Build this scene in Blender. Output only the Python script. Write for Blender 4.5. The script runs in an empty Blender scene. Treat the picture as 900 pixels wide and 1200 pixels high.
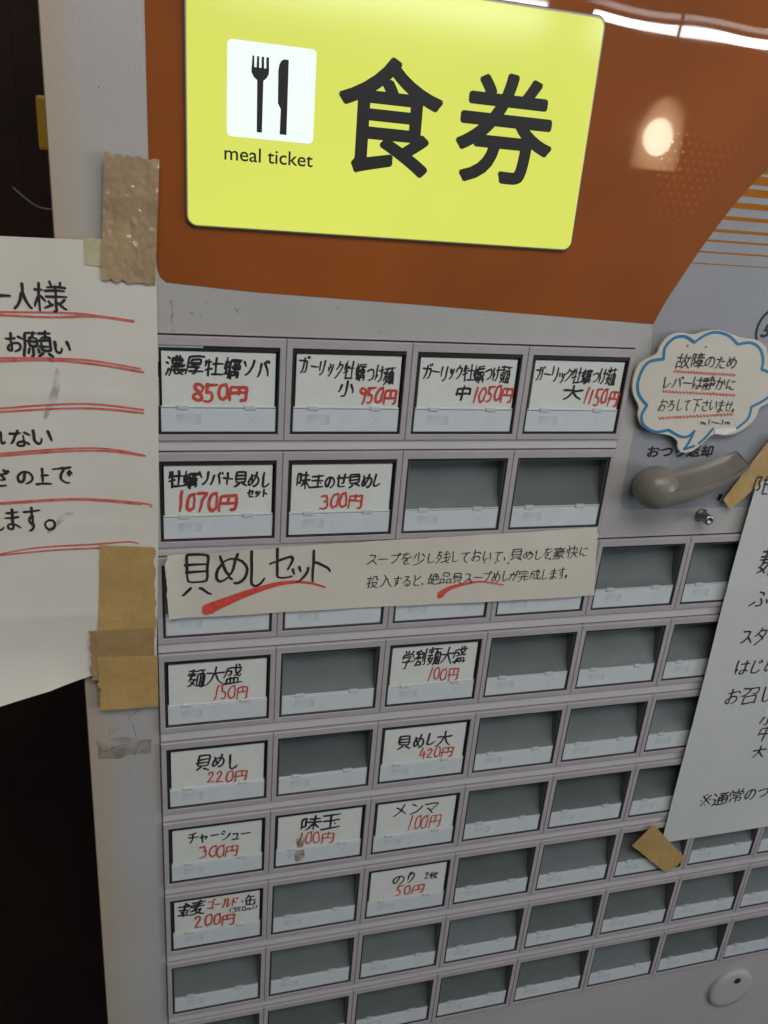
import bpy, bmesh, math, random
from mathutils import Vector, Matrix, noise

# ---------------------------------------------------------------- scene, camera, world, lamps
S = bpy.context.scene
COL = S.collection
U = 0.00125            # one plan unit in metres; plan axes: x right, y down, z towards the viewer, origin on the machine front
Z0 = 1.45              # height of the plan origin above the floor
def P(x, y, z): return Vector((x*U, -z*U, Z0 - y*U))

S.view_settings.view_transform = 'Standard'
S.view_settings.look = 'None'
S.view_settings.exposure = 0.0
S.view_settings.gamma = 1.0

cam = bpy.data.cameras.new('camera')
cam.sensor_fit = 'VERTICAL'; cam.sensor_height = 36.0; cam.lens = 36.0*956.88/1200.0
cam.clip_start = 0.01; cam.clip_end = 100.0
camo = bpy.data.objects.new('camera', cam); COL.objects.link(camo)
RM = ((0.9624058488521848, -0.07914311613170133, -0.25982946188619493),
      (-0.0268913686809975, 0.9241441596237061, -0.3810963480851746),
      (0.27028103223416966, 0.37375652422714706, 0.8872734776899813))
def wdir(r): return Vector((r[0], r[2], -r[1]))
right, up, back = wdir(RM[0]), -wdir(RM[1]), -wdir(RM[2])
mw = Matrix((right, up, back)).transposed().to_4x4()
mw.translation = P(-1.65, -48.88, 247.13)
camo.matrix_world = mw
S.camera = camo

W = bpy.data.worlds.new('World'); S.world = W; W.use_nodes = True
W.node_tree.nodes['Background'].inputs[0].default_value = (0.80, 0.88, 1.0, 1)
W.node_tree.nodes['Background'].inputs[1].default_value = 0.055

def area_lamp(name, loc, target, sx, sy, power, color):
    l = bpy.data.lights.new(name, 'AREA'); l.shape = 'RECTANGLE'; l.size = sx; l.size_y = sy
    l.energy = power; l.color = color
    o = bpy.data.objects.new(name, l); COL.objects.link(o)
    o.location = loc
    d = Vector(target) - Vector(loc)
    o.rotation_euler = d.to_track_quat('-Z', 'Y').to_euler()
    return o
# unseen area lamps placed for the light: daylight at right, overhead right, ceiling
area_lamp('window_light', (2.35, -1.35, 1.45), (0.1, 0, 1.35), 0.8, 0.9, 13.5, (0.86, 0.93, 1.0))
area_lamp('overhead_light', (0.60, -0.72, 2.20), (0.1, 0, 1.45), 0.7, 0.45, 2.1, (0.95, 0.97, 1.0))  # unseen overhead lamp placed to brighten from the upper right
area_lamp('ceiling_light', (0.02, -0.66, 2.15), (0.05, 0, 1.40), 0.6, 0.35, 3.8, (1.0, 0.93, 0.84))

# ---------------------------------------------------------------- materials
def new_mat(name):
    m = bpy.data.materials.new(name); m.use_nodes = True
    nt = m.node_tree
    return m, nt, nt.nodes['Principled BSDF']
def mat(name, col, rough=0.5, spec=0.5, metal=0.0, var=0.0, vscale=60.0, bump=0.0, bscale=400.0, col2=None, coat=0.0, rvar=0.0):
    m, nt, b = new_mat(name); L = nt.links.new; N = nt.nodes.new
    b.inputs['Base Color'].default_value = (*col, 1); b.inputs['Roughness'].default_value = rough
    b.inputs['Specular IOR Level'].default_value = spec; b.inputs['Metallic'].default_value = metal
    b.inputs['Coat Weight'].default_value = coat; b.inputs['Coat Roughness'].default_value = 0.05
    tc = N('ShaderNodeTexCoord')
    if var > 0 or col2:
        n = N('ShaderNodeTexNoise'); n.inputs['Scale'].default_value = vscale; n.inputs['Detail'].default_value = 6.0
        n.inputs['Roughness'].default_value = 0.62
        L(tc.outputs['Object'], n.inputs['Vector'])
        r = N('ShaderNodeValToRGB'); e = r.color_ramp.elements
        e[0].position = 0.34; e[1].position = 0.68
        c2 = col2 or tuple(c*(1-var) for c in col)
        e[0].color = (*c2, 1); e[1].color = (*col, 1)
        L(n.outputs['Fac'], r.inputs['Fac']); L(r.outputs['Color'], b.inputs['Base Color'])
    if rvar > 0:
        n = N('ShaderNodeTexNoise'); n.inputs['Scale'].default_value = 25.0; n.inputs['Detail'].default_value = 5.0
        L(tc.outputs['Object'], n.inputs['Vector'])
        mr = N('ShaderNodeMapRange'); mr.inputs[1].default_value = 0.35; mr.inputs[2].default_value = 0.7
        mr.inputs[3].default_value = rough; mr.inputs[4].default_value = rough + rvar
        L(n.outputs['Fac'], mr.inputs[0]); L(mr.outputs[0], b.inputs['Roughness'])
    if bump > 0:
        n = N('ShaderNodeTexNoise'); n.inputs['Scale'].default_value = bscale; n.inputs['Detail'].default_value = 4.0
        L(tc.outputs['Object'], n.inputs['Vector'])
        bp = N('ShaderNodeBump'); bp.inputs['Strength'].default_value = bump; bp.inputs['Distance'].default_value = 0.001
        L(n.outputs['Fac'], bp.inputs['Height']); L(bp.outputs['Normal'], b.inputs['Normal'])
    return m
def vary(m, lo, hi):
    # every button's plate has aged a little differently
    nt = m.node_tree; N = nt.nodes.new; L = nt.links.new; b = nt.nodes['Principled BSDF']
    src = b.inputs['Base Color'].links[0].from_socket
    oi = N('ShaderNodeObjectInfo'); mr = N('ShaderNodeMapRange'); mr.inputs[3].default_value = lo; mr.inputs[4].default_value = hi
    L(oi.outputs['Random'], mr.inputs[0])
    hs = N('ShaderNodeHueSaturation'); L(mr.outputs[0], hs.inputs['Value']); L(src, hs.inputs['Color']); L(hs.outputs[0], b.inputs['Base Color'])
def emit_mat(name, col, strength, base=(0.5, 0.5, 0.5), rough=0.2, var=0.0):
    m, nt, b = new_mat(name); L = nt.links.new; N = nt.nodes.new
    b.inputs['Base Color'].default_value = (*base, 1); b.inputs['Roughness'].default_value = rough
    b.inputs['Emission Color'].default_value = (*col, 1); b.inputs['Emission Strength'].default_value = strength
    if var:
        tc = N('ShaderNodeTexCoord'); n = N('ShaderNodeTexNoise'); n.inputs['Scale'].default_value = 9.0; n.inputs['Detail'].default_value = 3.0
        L(tc.outputs['Object'], n.inputs['Vector'])
        mr = N('ShaderNodeMapRange'); mr.inputs[1].default_value = 0.3; mr.inputs[2].default_value = 0.7
        mr.inputs[3].default_value = strength*(1-var); mr.inputs[4].default_value = strength
        L(n.outputs['Fac'], mr.inputs[0]); L(mr.outputs[0], b.inputs['Emission Strength'])
    return m
def cover_mat():
    m = bpy.data.materials.new('clear_cover'); m.use_nodes = True
    nt = m.node_tree; nt.nodes.clear(); N = nt.nodes.new; L = nt.links.new
    o = N('ShaderNodeOutputMaterial'); mx = N('ShaderNodeMixShader'); t = N('ShaderNodeBsdfTransparent'); g = N('ShaderNodeBsdfGlossy')
    lw = N('ShaderNodeLayerWeight'); pw = N('ShaderNodeMath'); pw.operation = 'POWER'; pw.inputs[1].default_value = 5.0
    fr = N('ShaderNodeMath'); fr.operation = 'MULTIPLY_ADD'; fr.inputs[1].default_value = 0.9; fr.inputs[2].default_value = 0.045
    L(lw.outputs['Facing'], pw.inputs[0]); L(pw.outputs[0], fr.inputs[0])
    t.inputs[0].default_value = (0.93, 0.955, 0.95, 1)
    g.inputs['Roughness'].default_value = 0.12
    L(fr.outputs[0], mx.inputs[0]); L(t.outputs[0], mx.inputs[1]); L(g.outputs[0], mx.inputs[2]); L(mx.outputs[0], o.inputs[0])
    return m
def smudge_mat(name, col, dens, scale=300.0):
    m = bpy.data.materials.new(name); m.use_nodes = True
    nt = m.node_tree; nt.nodes.clear(); N = nt.nodes.new; L = nt.links.new
    o = N('ShaderNodeOutputMaterial'); mx = N('ShaderNodeMixShader'); t = N('ShaderNodeBsdfTransparent'); d = N('ShaderNodeBsdfDiffuse')
    d.inputs[0].default_value = (*col, 1)
    tc = N('ShaderNodeTexCoord'); n = N('ShaderNodeTexNoise'); n.inputs['Scale'].default_value = scale; n.inputs['Detail'].default_value = 5.0
    L(tc.outputs['Object'], n.inputs['Vector'])
    mr = N('ShaderNodeMapRange'); mr.inputs[1].default_value = 0.38; mr.inputs[2].default_value = 0.72; mr.inputs[3].default_value = 0.0; mr.inputs[4].default_value = dens
    L(n.outputs['Fac'], mr.inputs[0]); L(mr.outputs[0], mx.inputs[0]); L(t.outputs[0], mx.inputs[1]); L(d.outputs[0], mx.inputs[2]); L(mx.outputs[0], o.inputs[0])
    return m

def glow_glass():
    m = bpy.data.materials.new('frosted_lamp_glass'); m.use_nodes = True
    nt = m.node_tree; nt.nodes.clear(); N = nt.nodes.new; L = nt.links.new
    o = N('ShaderNodeOutputMaterial'); mx = N('ShaderNodeMixShader'); t = N('ShaderNodeBsdfTransparent'); e = N('ShaderNodeEmission')
    e.inputs[0].default_value = (1.0, 0.66, 0.36, 1)
    lw = N('ShaderNodeLayerWeight'); mr = N('ShaderNodeMapRange'); mr.inputs[1].default_value = 0.0; mr.inputs[2].default_value = 0.8; mr.inputs[3].default_value = 9.0; mr.inputs[4].default_value = 0.7
    L(lw.outputs['Facing'], mr.inputs[0]); L(mr.outputs[0], e.inputs[1])
    mx.inputs[0].default_value = 0.45
    L(t.outputs[0], mx.inputs[1]); L(e.outputs[0], mx.inputs[2]); L(mx.outputs[0], o.inputs[0])
    return m
M = {}
M['body'] = mat('machine_paint', (0.47, 0.46, 0.452), 0.42, var=0.10, vscale=18.0, bump=0.12, bscale=1500.0)
def age_body():
    nt = M['body'].node_tree; N = nt.nodes.new; L = nt.links.new; b = nt.nodes['Principled BSDF']
    src = b.inputs['Base Color'].links[0].from_socket
    tc = N('ShaderNodeTexCoord'); sp = N('ShaderNodeSeparateXYZ'); L(tc.outputs['Object'], sp.inputs[0])
    nz_ = N('ShaderNodeTexNoise'); nz_.inputs['Scale'].default_value = 16.0; nz_.inputs['Detail'].default_value = 5.0; L(tc.outputs['Object'], nz_.inputs['Vector'])
    ad = N('ShaderNodeMath'); ad.operation = 'MULTIPLY_ADD'; ad.inputs[1].default_value = 0.010; L(nz_.outputs['Fac'], ad.inputs[0]); L(sp.outputs['X'], ad.inputs[2])
    mr = N('ShaderNodeMapRange'); mr.interpolation_type = 'SMOOTHSTEP'
    mr.inputs[1].default_value = -0.2375; mr.inputs[2].default_value = -0.218; mr.inputs[3].default_value = 0.85; mr.inputs[4].default_value = 0.0
    L(ad.outputs[0], mr.inputs[0])
    mx = N('ShaderNodeMix'); mx.data_type = 'RGBA'; mx.inputs[7].default_value = (0.46, 0.375, 0.27, 1)
    L(mr.outputs[0], mx.inputs[0]); L(src, mx.inputs[6]); L(mx.outputs[2], b.inputs['Base Color'])
age_body()
M['rail'] = mat('rail_plastic', (0.60, 0.585, 0.595), 0.4, var=0.06, vscale=30.0)
M['bezel'] = mat('bezel_plastic', (0.455, 0.422, 0.440), 0.38, var=0.12, vscale=45.0, bump=0.08, bscale=1800.0)
M['frame'] = mat('dark_window_frame', (0.024, 0.026, 0.027), 0.4, var=0.4, vscale=200.0)
M['seam'] = mat('seam_black', (0.02, 0.02, 0.02), 0.6)
M['card'] = mat('label_card', (0.88, 0.87, 0.83), 0.6, var=0.07, vscale=90.0)
M['strip'] = mat('pale_lamp_strip', (0.64, 0.69, 0.725), 0.3, var=0.06, vscale=120.0)
M['acrylic'] = mat('lit_green_acrylic_edge', (0.42, 0.56, 0.50), 0.15, var=0.3, vscale=300.0)  # green acrylic with the edge highlight put into its colour
M['acrylic_dim'] = mat('dim_acrylic_edge', (0.16, 0.22, 0.20), 0.2)  # same acrylic painted darker where the edge has no highlight
M['smoke'] = mat('smoked_plate', (0.175, 0.195, 0.200), 0.26, var=0.22, rvar=0.2, vscale=40.0)
vary(M['smoke'], 0.72, 1.18)
M['wall_of_well'] = mat('window_well', (0.14, 0.15, 0.15), 0.35, var=0.15, vscale=100.0)
M['lip'] = mat('divider_lip', (0.55, 0.58, 0.58), 0.2)
M['cover'] = cover_mat()
M['black'] = mat('black_marker', (0.012, 0.012, 0.014), 0.55, var=0.5, vscale=500.0, col2=(0.03, 0.03, 0.034))
M['red'] = mat('red_marker', (0.62, 0.045, 0.03), 0.55, vscale=420.0, col2=(0.74, 0.12, 0.09))
M['redpen'] = mat('red_pen', (0.60, 0.07, 0.05), 0.55, vscale=300.0, col2=(0.66, 0.22, 0.18))
M['print'] = mat('printed_black', (0.010, 0.012, 0.012), 0.5)
M['blue'] = mat('printed_blue', (0.02, 0.21, 0.42), 0.4)
M['grey'] = mat('printed_grey', (0.33, 0.345, 0.375), 0.26, var=0.05, vscale=25.0, rvar=0.03)
M['paper'] = mat('notice_paper', (0.70, 0.68, 0.615), 0.7, vscale=12.0, col2=(0.66, 0.62, 0.53), bump=0.9, bscale=18.0)
M['paper2'] = mat('menu_paper', (0.60, 0.62, 0.615), 0.7, var=0.06, vscale=12.0, bump=0.8, bscale=20.0)
M['banner'] = mat('banner_paper', (0.69, 0.65, 0.56), 0.62, var=0.09, vscale=22.0, bump=0.8, bscale=34.0)
M['bubble'] = mat('bubble_board', (0.69, 0.655, 0.56), 0.5, var=0.10, vscale=26.0)
M['foam'] = mat('board_edge', (0.66, 0.58, 0.44), 0.7)
M['tape'] = mat('kraft_tape', (0.54, 0.355, 0.13), 0.42, var=0.22, vscale=45.0, bump=0.5, bscale=110.0, rvar=0.15)
M['tape2'] = mat('glossy_packing_tape', (0.46, 0.335, 0.19), 0.24, var=0.30, vscale=40.0, bump=0.7, bscale=75.0, rvar=0.12, coat=1.0)
M['tape_b'] = mat('aged_kraft_tape', (0.42, 0.28, 0.12), 0.5, var=0.25, vscale=50.0, bump=0.4, bscale=200.0)
M['tape3'] = mat('aged_clear_tape', (0.58, 0.52, 0.34), 0.4, var=0.2, vscale=180.0)
M['lever'] = mat('lever_grey_brown', (0.225, 0.21, 0.18), 0.33, var=0.12, vscale=60.0)
M['steel'] = mat('dull_steel', (0.40, 0.39, 0.37), 0.35, metal=1.0)
M['lock'] = mat('lock_plastic', (0.49, 0.485, 0.47), 0.38, var=0.08, vscale=60.0)
M['signframe'] = mat('sign_bezel', (0.15, 0.14, 0.115), 0.35)
M['signlight'] = mat('sign_bezel_lip', (0.50, 0.48, 0.42), 0.3)
M['yellow_lit'] = emit_mat('sign_yellow_lit', (0.765, 0.83, 0.13), 0.88, (0.12, 0.12, 0.03), 0.12, 0.10)
M['white_lit'] = emit_mat('sign_white_lit', (0.90, 1.0, 0.96), 0.92, (0.15, 0.15, 0.15), 0.12)
M['wood'] = mat('dark_wood', (0.065, 0.034, 0.026), 0.6, spec=0.2, vscale=8.0, col2=(0.035, 0.019, 0.015))
M['yellowtag'] = mat('yellow_plastic', (0.50, 0.30, 0.012), 0.45, var=0.1)
M['stain'] = smudge_mat('adhesive_residue', (0.17, 0.145, 0.085), 0.5, 120.0)
M['scuff'] = mat('dark_scuff', (0.13, 0.12, 0.105), 0.6)
M['smear'] = smudge_mat('ink_smear', (0.07, 0.07, 0.07), 0.42, 220.0)
M['coffee'] = smudge_mat('brown_stain', (0.26, 0.17, 0.065), 0.95, 90.0)
M['faint'] = smudge_mat('faint_print', (0.30, 0.30, 0.29), 0.24, 110.0)
M['lampshade'] = glow_glass()
M['bulb'] = emit_mat('bulb', (1.0, 0.88, 0.66), 60.0)
M['tube'] = emit_mat('tube', (0.95, 0.98, 1.0), 26.0)
M['wire'] = mat('grey_wire', (0.16, 0.15, 0.15), 0.35)
M['cord'] = mat('beige_cord', (0.55, 0.42, 0.30), 0.5)
M['white'] = mat('white_metal', (0.6, 0.6, 0.6), 0.4)

def orange_mat():
    m, nt, b = new_mat('orange_print'); L = nt.links.new; N = nt.nodes.new
    tc = N('ShaderNodeTexCoord')
    n = N('ShaderNodeTexNoise'); n.inputs['Scale'].default_value = 14.0; n.inputs['Detail'].default_value = 6.0
    L(tc.outputs['Object'], n.inputs['Vector'])
    r = N('ShaderNodeValToRGB'); e = r.color_ramp.elements
    e[0].position = 0.35; e[1].position = 0.7
    e[0].color = (0.25, 0.066, 0.009, 1); e[1].color = (0.345, 0.090, 0.012, 1)
    L(n.outputs['Fac'], r.inputs['Fac']); L(r.outputs['Color'], b.inputs['Base Color'])
    b.inputs['Roughness'].default_value = 0.5; b.inputs['Specular IOR Level'].default_value = 0.16; b.inputs['Coat Weight'].default_value = 1.0
    # fingerprints and wiping marks: patches of rougher gloss
    n2 = N('ShaderNodeTexNoise'); n2.inputs['Scale'].default_value = 22.0; n2.inputs['Detail'].default_value = 7.0
    L(tc.outputs['Object'], n2.inputs['Vector'])
    mr = N('ShaderNodeMapRange'); mr.inputs[1].default_value = 0.45; mr.inputs[2].default_value = 0.72; mr.inputs[3].default_value = 0.012; mr.inputs[4].default_value = 0.055
    L(n2.outputs['Fac'], mr.inputs[0]); L(mr.outputs[0], b.inputs['Coat Roughness'])
    n3 = N('ShaderNodeTexNoise'); n3.inputs['Scale'].default_value = 20.0; n3.inputs['Detail'].default_value = 1.0
    L(tc.outputs['Object'], n3.inputs['Vector'])
    bp = N('ShaderNodeBump'); bp.inputs['Strength'].default_value = 0.15; bp.inputs['Distance'].default_value = 0.0012
    L(n3.outputs['Fac'], bp.inputs['Height']); L(bp.outputs['Normal'], b.inputs['Coat Normal'])
    return m
M['orange'] = orange_mat()
M['orange_dot'] = mat('orange_dot', (0.372, 0.101, 0.017), 0.45, spec=0.2, coat=1.0, vscale=60.0, col2=(0.38, 0.11, 0.02))
M['orange_line'] = mat('orange_line', (0.42, 0.145, 0.012), 0.14, spec=0.6)

# ---------------------------------------------------------------- mesh helpers
WPOS = {}
def register(o, origin, parent):
    """origin: plan coordinates of the object's own origin"""
    w = P(*origin)
    o.parent = parent
    o.location = w - (WPOS[parent.name] if parent else Vector((0, 0, 0)))
    WPOS[o.name] = w
    COL.objects.link(o)
def empty(name, origin, parent=None):
    o = bpy.data.objects.new(name, None); o.empty_display_size = 0.05
    register(o, origin, parent); return o
def tag(o, label=None, cat=None, group=None, kind=None):
    for k, v in (('label', label), ('category', cat), ('group', group), ('kind', kind)):
        if v: o[k] = v
    return o

class MB:
    """collects plan-space geometry (x right, y down, z out), builds one mesh object"""
    def __init__(s): s.v = []; s.f = []; s.m = []; s.mats = []; s.smooth = []
    def mi(s, m):
        if m not in s.mats: s.mats.append(m)
        return s.mats.index(m)
    def add(s, vs, fs, m, smooth=False):
        k = len(s.v); s.v += [tuple(v) for v in vs]; i = s.mi(m)
        for f in fs: s.f.append([k+a for a in f]); s.m.append(i); s.smooth.append(smooth)
    def box(s, x0, x1, y0, y1, z0, z1, m, bev=0.0, seg=2):
        bm = bmesh.new(); bmesh.ops.create_cube(bm, size=1.0)
        for v in bm.verts:
            v.co = Vector(((x0+x1)/2 + v.co.x*(x1-x0), (y0+y1)/2 + v.co.y*(y1-y0), (z0+z1)/2 + v.co.z*(z1-z0)))
        if bev > 0: bmesh.ops.bevel(bm, geom=bm.edges[:], offset=bev, segments=seg, affect='EDGES', profile=0.6)
        bm.verts.index_update()
        s.add([v.co[:] for v in bm.verts], [[v.index for v in f.verts] for f in bm.faces], m); bm.free()
    def prism(s, pts, z0, z1, m, bev=0.0, side=None):
        """outline extruded from z0 to z1, with a small chamfer towards the front"""
        n = len(pts); c = Vector((sum(p[0] for p in pts)/n, sum(p[1] for p in pts)/n))
        area = sum(pts[i][0]*pts[(i+1) % n][1] - pts[(i+1) % n][0]*pts[i][1] for i in range(n))
        if area < 0: pts = pts[::-1]
        def inset(d):
            r = []
            for i in range(n):
                a, b, e = (Vector(pts[i-1][:2]), Vector(pts[i][:2]), Vector(pts[(i+1) % n][:2]))
                t = ((b-a).normalized() + (e-b).normalized())
                t = t.normalized() if t.length > 1e-6 else (b-a).normalized()
                r.append((b.x - t.y*d, b.y + t.x*d))
            return r
        rings = [(pts, z0), (pts, z1-bev)] + ([(inset(bev), z1)] if bev > 0 else [])
        vs = [(p[0], p[1], z) for r, z in rings for p in r]
        fs = []
        for k in range(len(rings)-1):
            for i in range(n):
                j = (i+1) % n; fs.append([k*n+i, k*n+j, (k+1)*n+j, (k+1)*n+i])
        s.add(vs, fs, side or m)
        top = rings[-1]
        s.fill(top[0], top[1], m)
    def fill(s, pts, z, m):
        """flat polygon (may be concave) facing the viewer"""
        from mathutils.geometry import tessellate_polygon
        zf = z if callable(z) else (lambda x, y: z)
        tri = tessellate_polygon([[Vector((p[0], p[1], 0)) for p in pts]])
        s.add([(p[0], p[1], zf(p[0], p[1])) for p in pts], [list(t) for t in tri], m)
    def ring(s, o, i, z0, z1, m, ch=0.0):
        """rectangular frame; o, i = (x0,x1,y0,y1) outer and inner"""
        def rc(r, d): return [(r[0]+d, r[2]+d), (r[1]-d, r[2]+d), (r[1]-d, r[3]-d), (r[0]+d, r[3]-d)]
        L = [(rc(o, 0), z0), (rc(o, 0), z1-ch), (rc(o, ch), z1), (rc(i, -ch*.6), z1), (rc(i, 0), z1-ch*.6), (rc(i, 0), z0)]
        vs = [(p[0], p[1], z) for r, z in L for p in r]; fs = []
        for k in range(5):
            for a in range(4): b = (a+1) % 4; fs.append([k*4+a, k*4+b, (k+1)*4+b, (k+1)*4+a])
        s.add(vs, fs, m)
    def tube(s, pts, rad, m, n=10, cap=True):
        pts = [Vector(p) for p in pts]; vs = []; fs = []
        for i, p in enumerate(pts):
            t = (pts[min(i+1, len(pts)-1)] - pts[max(i-1, 0)]).normalized()
            a = t.cross(Vector((0, 1, 0.13))).normalized(); b = t.cross(a)
            r = rad[i] if isinstance(rad, (list, tuple)) else rad
            for k in range(n):
                q = 2*math.pi*k/n; vs.append(p + a*r*math.cos(q) + b*r*math.sin(q))
        for i in range(len(pts)-1):
            for k in range(n):
                l = (k+1) % n; fs.append([i*n+k, i*n+l, (i+1)*n+l, (i+1)*n+k])
        if cap: fs.append(list(range(n))); fs.append([(len(pts)-1)*n+k for k in range(n)])
        s.add(vs, fs, m, True)
    def lathe(s, c, prof, m, axis='z', n=32):
        """profile (radius, height) about the axis through c"""
        vs = []; fs = []
        for r, h in prof:
            for k in range(n):
                q = 2*math.pi*k/n; a, b = r*math.cos(q), r*math.sin(q)
                vs.append((c[0]+a, c[1]+b, c[2]+h) if axis == 'z' else (c[0]+a, c[1]+h, c[2]+b))
        for i in range(len(prof)-1):
            for k in range(n):
                l = (k+1) % n; fs.append([i*n+k, i*n+l, (i+1)*n+l, (i+1)*n+k])
        s.add(vs, fs, m, True)
    def sheet(s, fx, nu, nv, m, thick=0.0, smooth=True):
        """grid of fx(u,v) -> (x,y,z); with a skirt of the given thickness"""
        vs = [fx(i/nu, j/nv) for j in range(nv+1) for i in range(nu+1)]
        w = nu+1
        fs = [[j*w+i, j*w+i+1, (j+1)*w+i+1, (j+1)*w+i] for j in range(nv) for i in range(nu)]
        s.add(vs, fs, m, smooth)
        if thick:
            loop = [i for i in range(w)] + [j*w+nu for j in range(1, nv+1)] + [nv*w+i for i in range(nu-1, -1, -1)] + [j*w for j in range(nv-1, 0, -1)]
            n = len(loop); a = [vs[k] for k in loop]; b = [(p[0], p[1], p[2]-thick) for p in a]
            s.add(a+b, [[i, (i+1) % n, n+(i+1) % n, n+i] for i in range(n)], m)
    def ribbon(s, pts, ws, z, m):
        """flat pen stroke; pts 2-D, ws half widths"""
        zf = z if callable(z) else (lambda x, y: z)
        n = len(pts)
        if n < 2: return
        vs = []; fs = []
        def at(p): vs.append((p[0], p[1], zf(p[0], p[1]) + .0022*len(vs)*.5)); return len(vs)-1
        rows = []
        d0 = (Vector(pts[1])-Vector(pts[0])); d1 = (Vector(pts[-1])-Vector(pts[-2]))
        d0 = d0.normalized() if d0.length > 1e-9 else Vector((1, 0)); d1 = d1.normalized() if d1.length > 1e-9 else Vector((1, 0))
        p0 = Vector(pts[0]); n0 = Vector((-d0.y, d0.x))
        rows.append((at(p0 - d0*ws[0]*.75 + n0*ws[0]*.5), at(p0 - d0*ws[0]*.75 - n0*ws[0]*.5)))
        for i in range(n):
            p = Vector(pts[i])
            a = (p-Vector(pts[i-1])).normalized() if i else d0
            b = (Vector(pts[i+1])-p).normalized() if i < n-1 else d1
            t = a+b
            t = t.normalized() if t.length > 0.2 else b
            nn = Vector((-t.y, t.x)); k = min(1.6, 1/max(0.5, t.dot(b))) if i else 1
            rows.append((at(p+nn*ws[i]*k), at(p-nn*ws[i]*k)))
        p1 = Vector(pts[-1]); n1 = Vector((-d1.y, d1.x))
        rows.append((at(p1 + d1*ws[-1]*.75 + n1*ws[-1]*.5), at(p1 + d1*ws[-1]*.75 - n1*ws[-1]*.5)))
        for a, b in zip(rows, rows[1:]): fs.append([a[0], b[0], b[1], a[1]])
        s.add(vs, fs, m)
    def mesh(s, name):
        me = bpy.data.meshes.new(name)
        me.from_pydata([(x*U, -z*U, -y*U) for x, y, z in s.v], [], [f[::-1] for f in s.f])
        for m in s.mats: me.materials.append(m)
        me.polygons.foreach_set('material_index', s.m); me.polygons.foreach_set('use_smooth', s.smooth)
        bm = bmesh.new(); bm.from_mesh(me); me_flip = []
        bm.free(); me.update(); return me
    def shifted(s, o): s.v = [(x-o[0], y-o[1], z-o[2]) for x, y, z in s.v]; return s
    def build(s, name, parent=None, origin=(0, 0, 0), local=False, fix=False):
        """vertices are plan coordinates unless local; origin is the object's origin in plan coordinates"""
        if not local: s.shifted(origin)
        me = s.mesh(name)
        if fix:
            bm = bmesh.new(); bm.from_mesh(me); bmesh.ops.remove_doubles(bm, verts=bm.verts, dist=1e-7)
            bmesh.ops.recalc_face_normals(bm, faces=bm.faces); bm.to_mesh(me); bm.free()
        o = bpy.data.objects.new(name, me); register(o, origin, parent); return o

def rrect(x0, x1, y0, y1, r, n=6):
    pts = []
    for cx, cy, a in ((x1-r, y0+r, -90), (x1-r, y1-r, 0), (x0+r, y1-r, 90), (x0+r, y0+r, 180)):
        for i in range(n+1):
            q = math.radians(a + 90*i/n); pts.append((cx+r*math.cos(q), cy+r*math.sin(q)))
    return pts
def catmull(pts, k=6):
    P_ = [Vector(p[:2]) for p in pts]; out = []
    for i in range(len(P_)-1):
        a, b, c, d = P_[max(i-1, 0)], P_[i], P_[i+1], P_[min(i+2, len(P_)-1)]
        for j in range(k):
            t = j/k
            out.append(0.5*((2*b) + (c-a)*t + (2*a-5*b+4*c-d)*t*t + (3*b-a-3*c+d)*t**3))
    out.append(P_[-1]); return [(p.x, p.y) for p in out]

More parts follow.
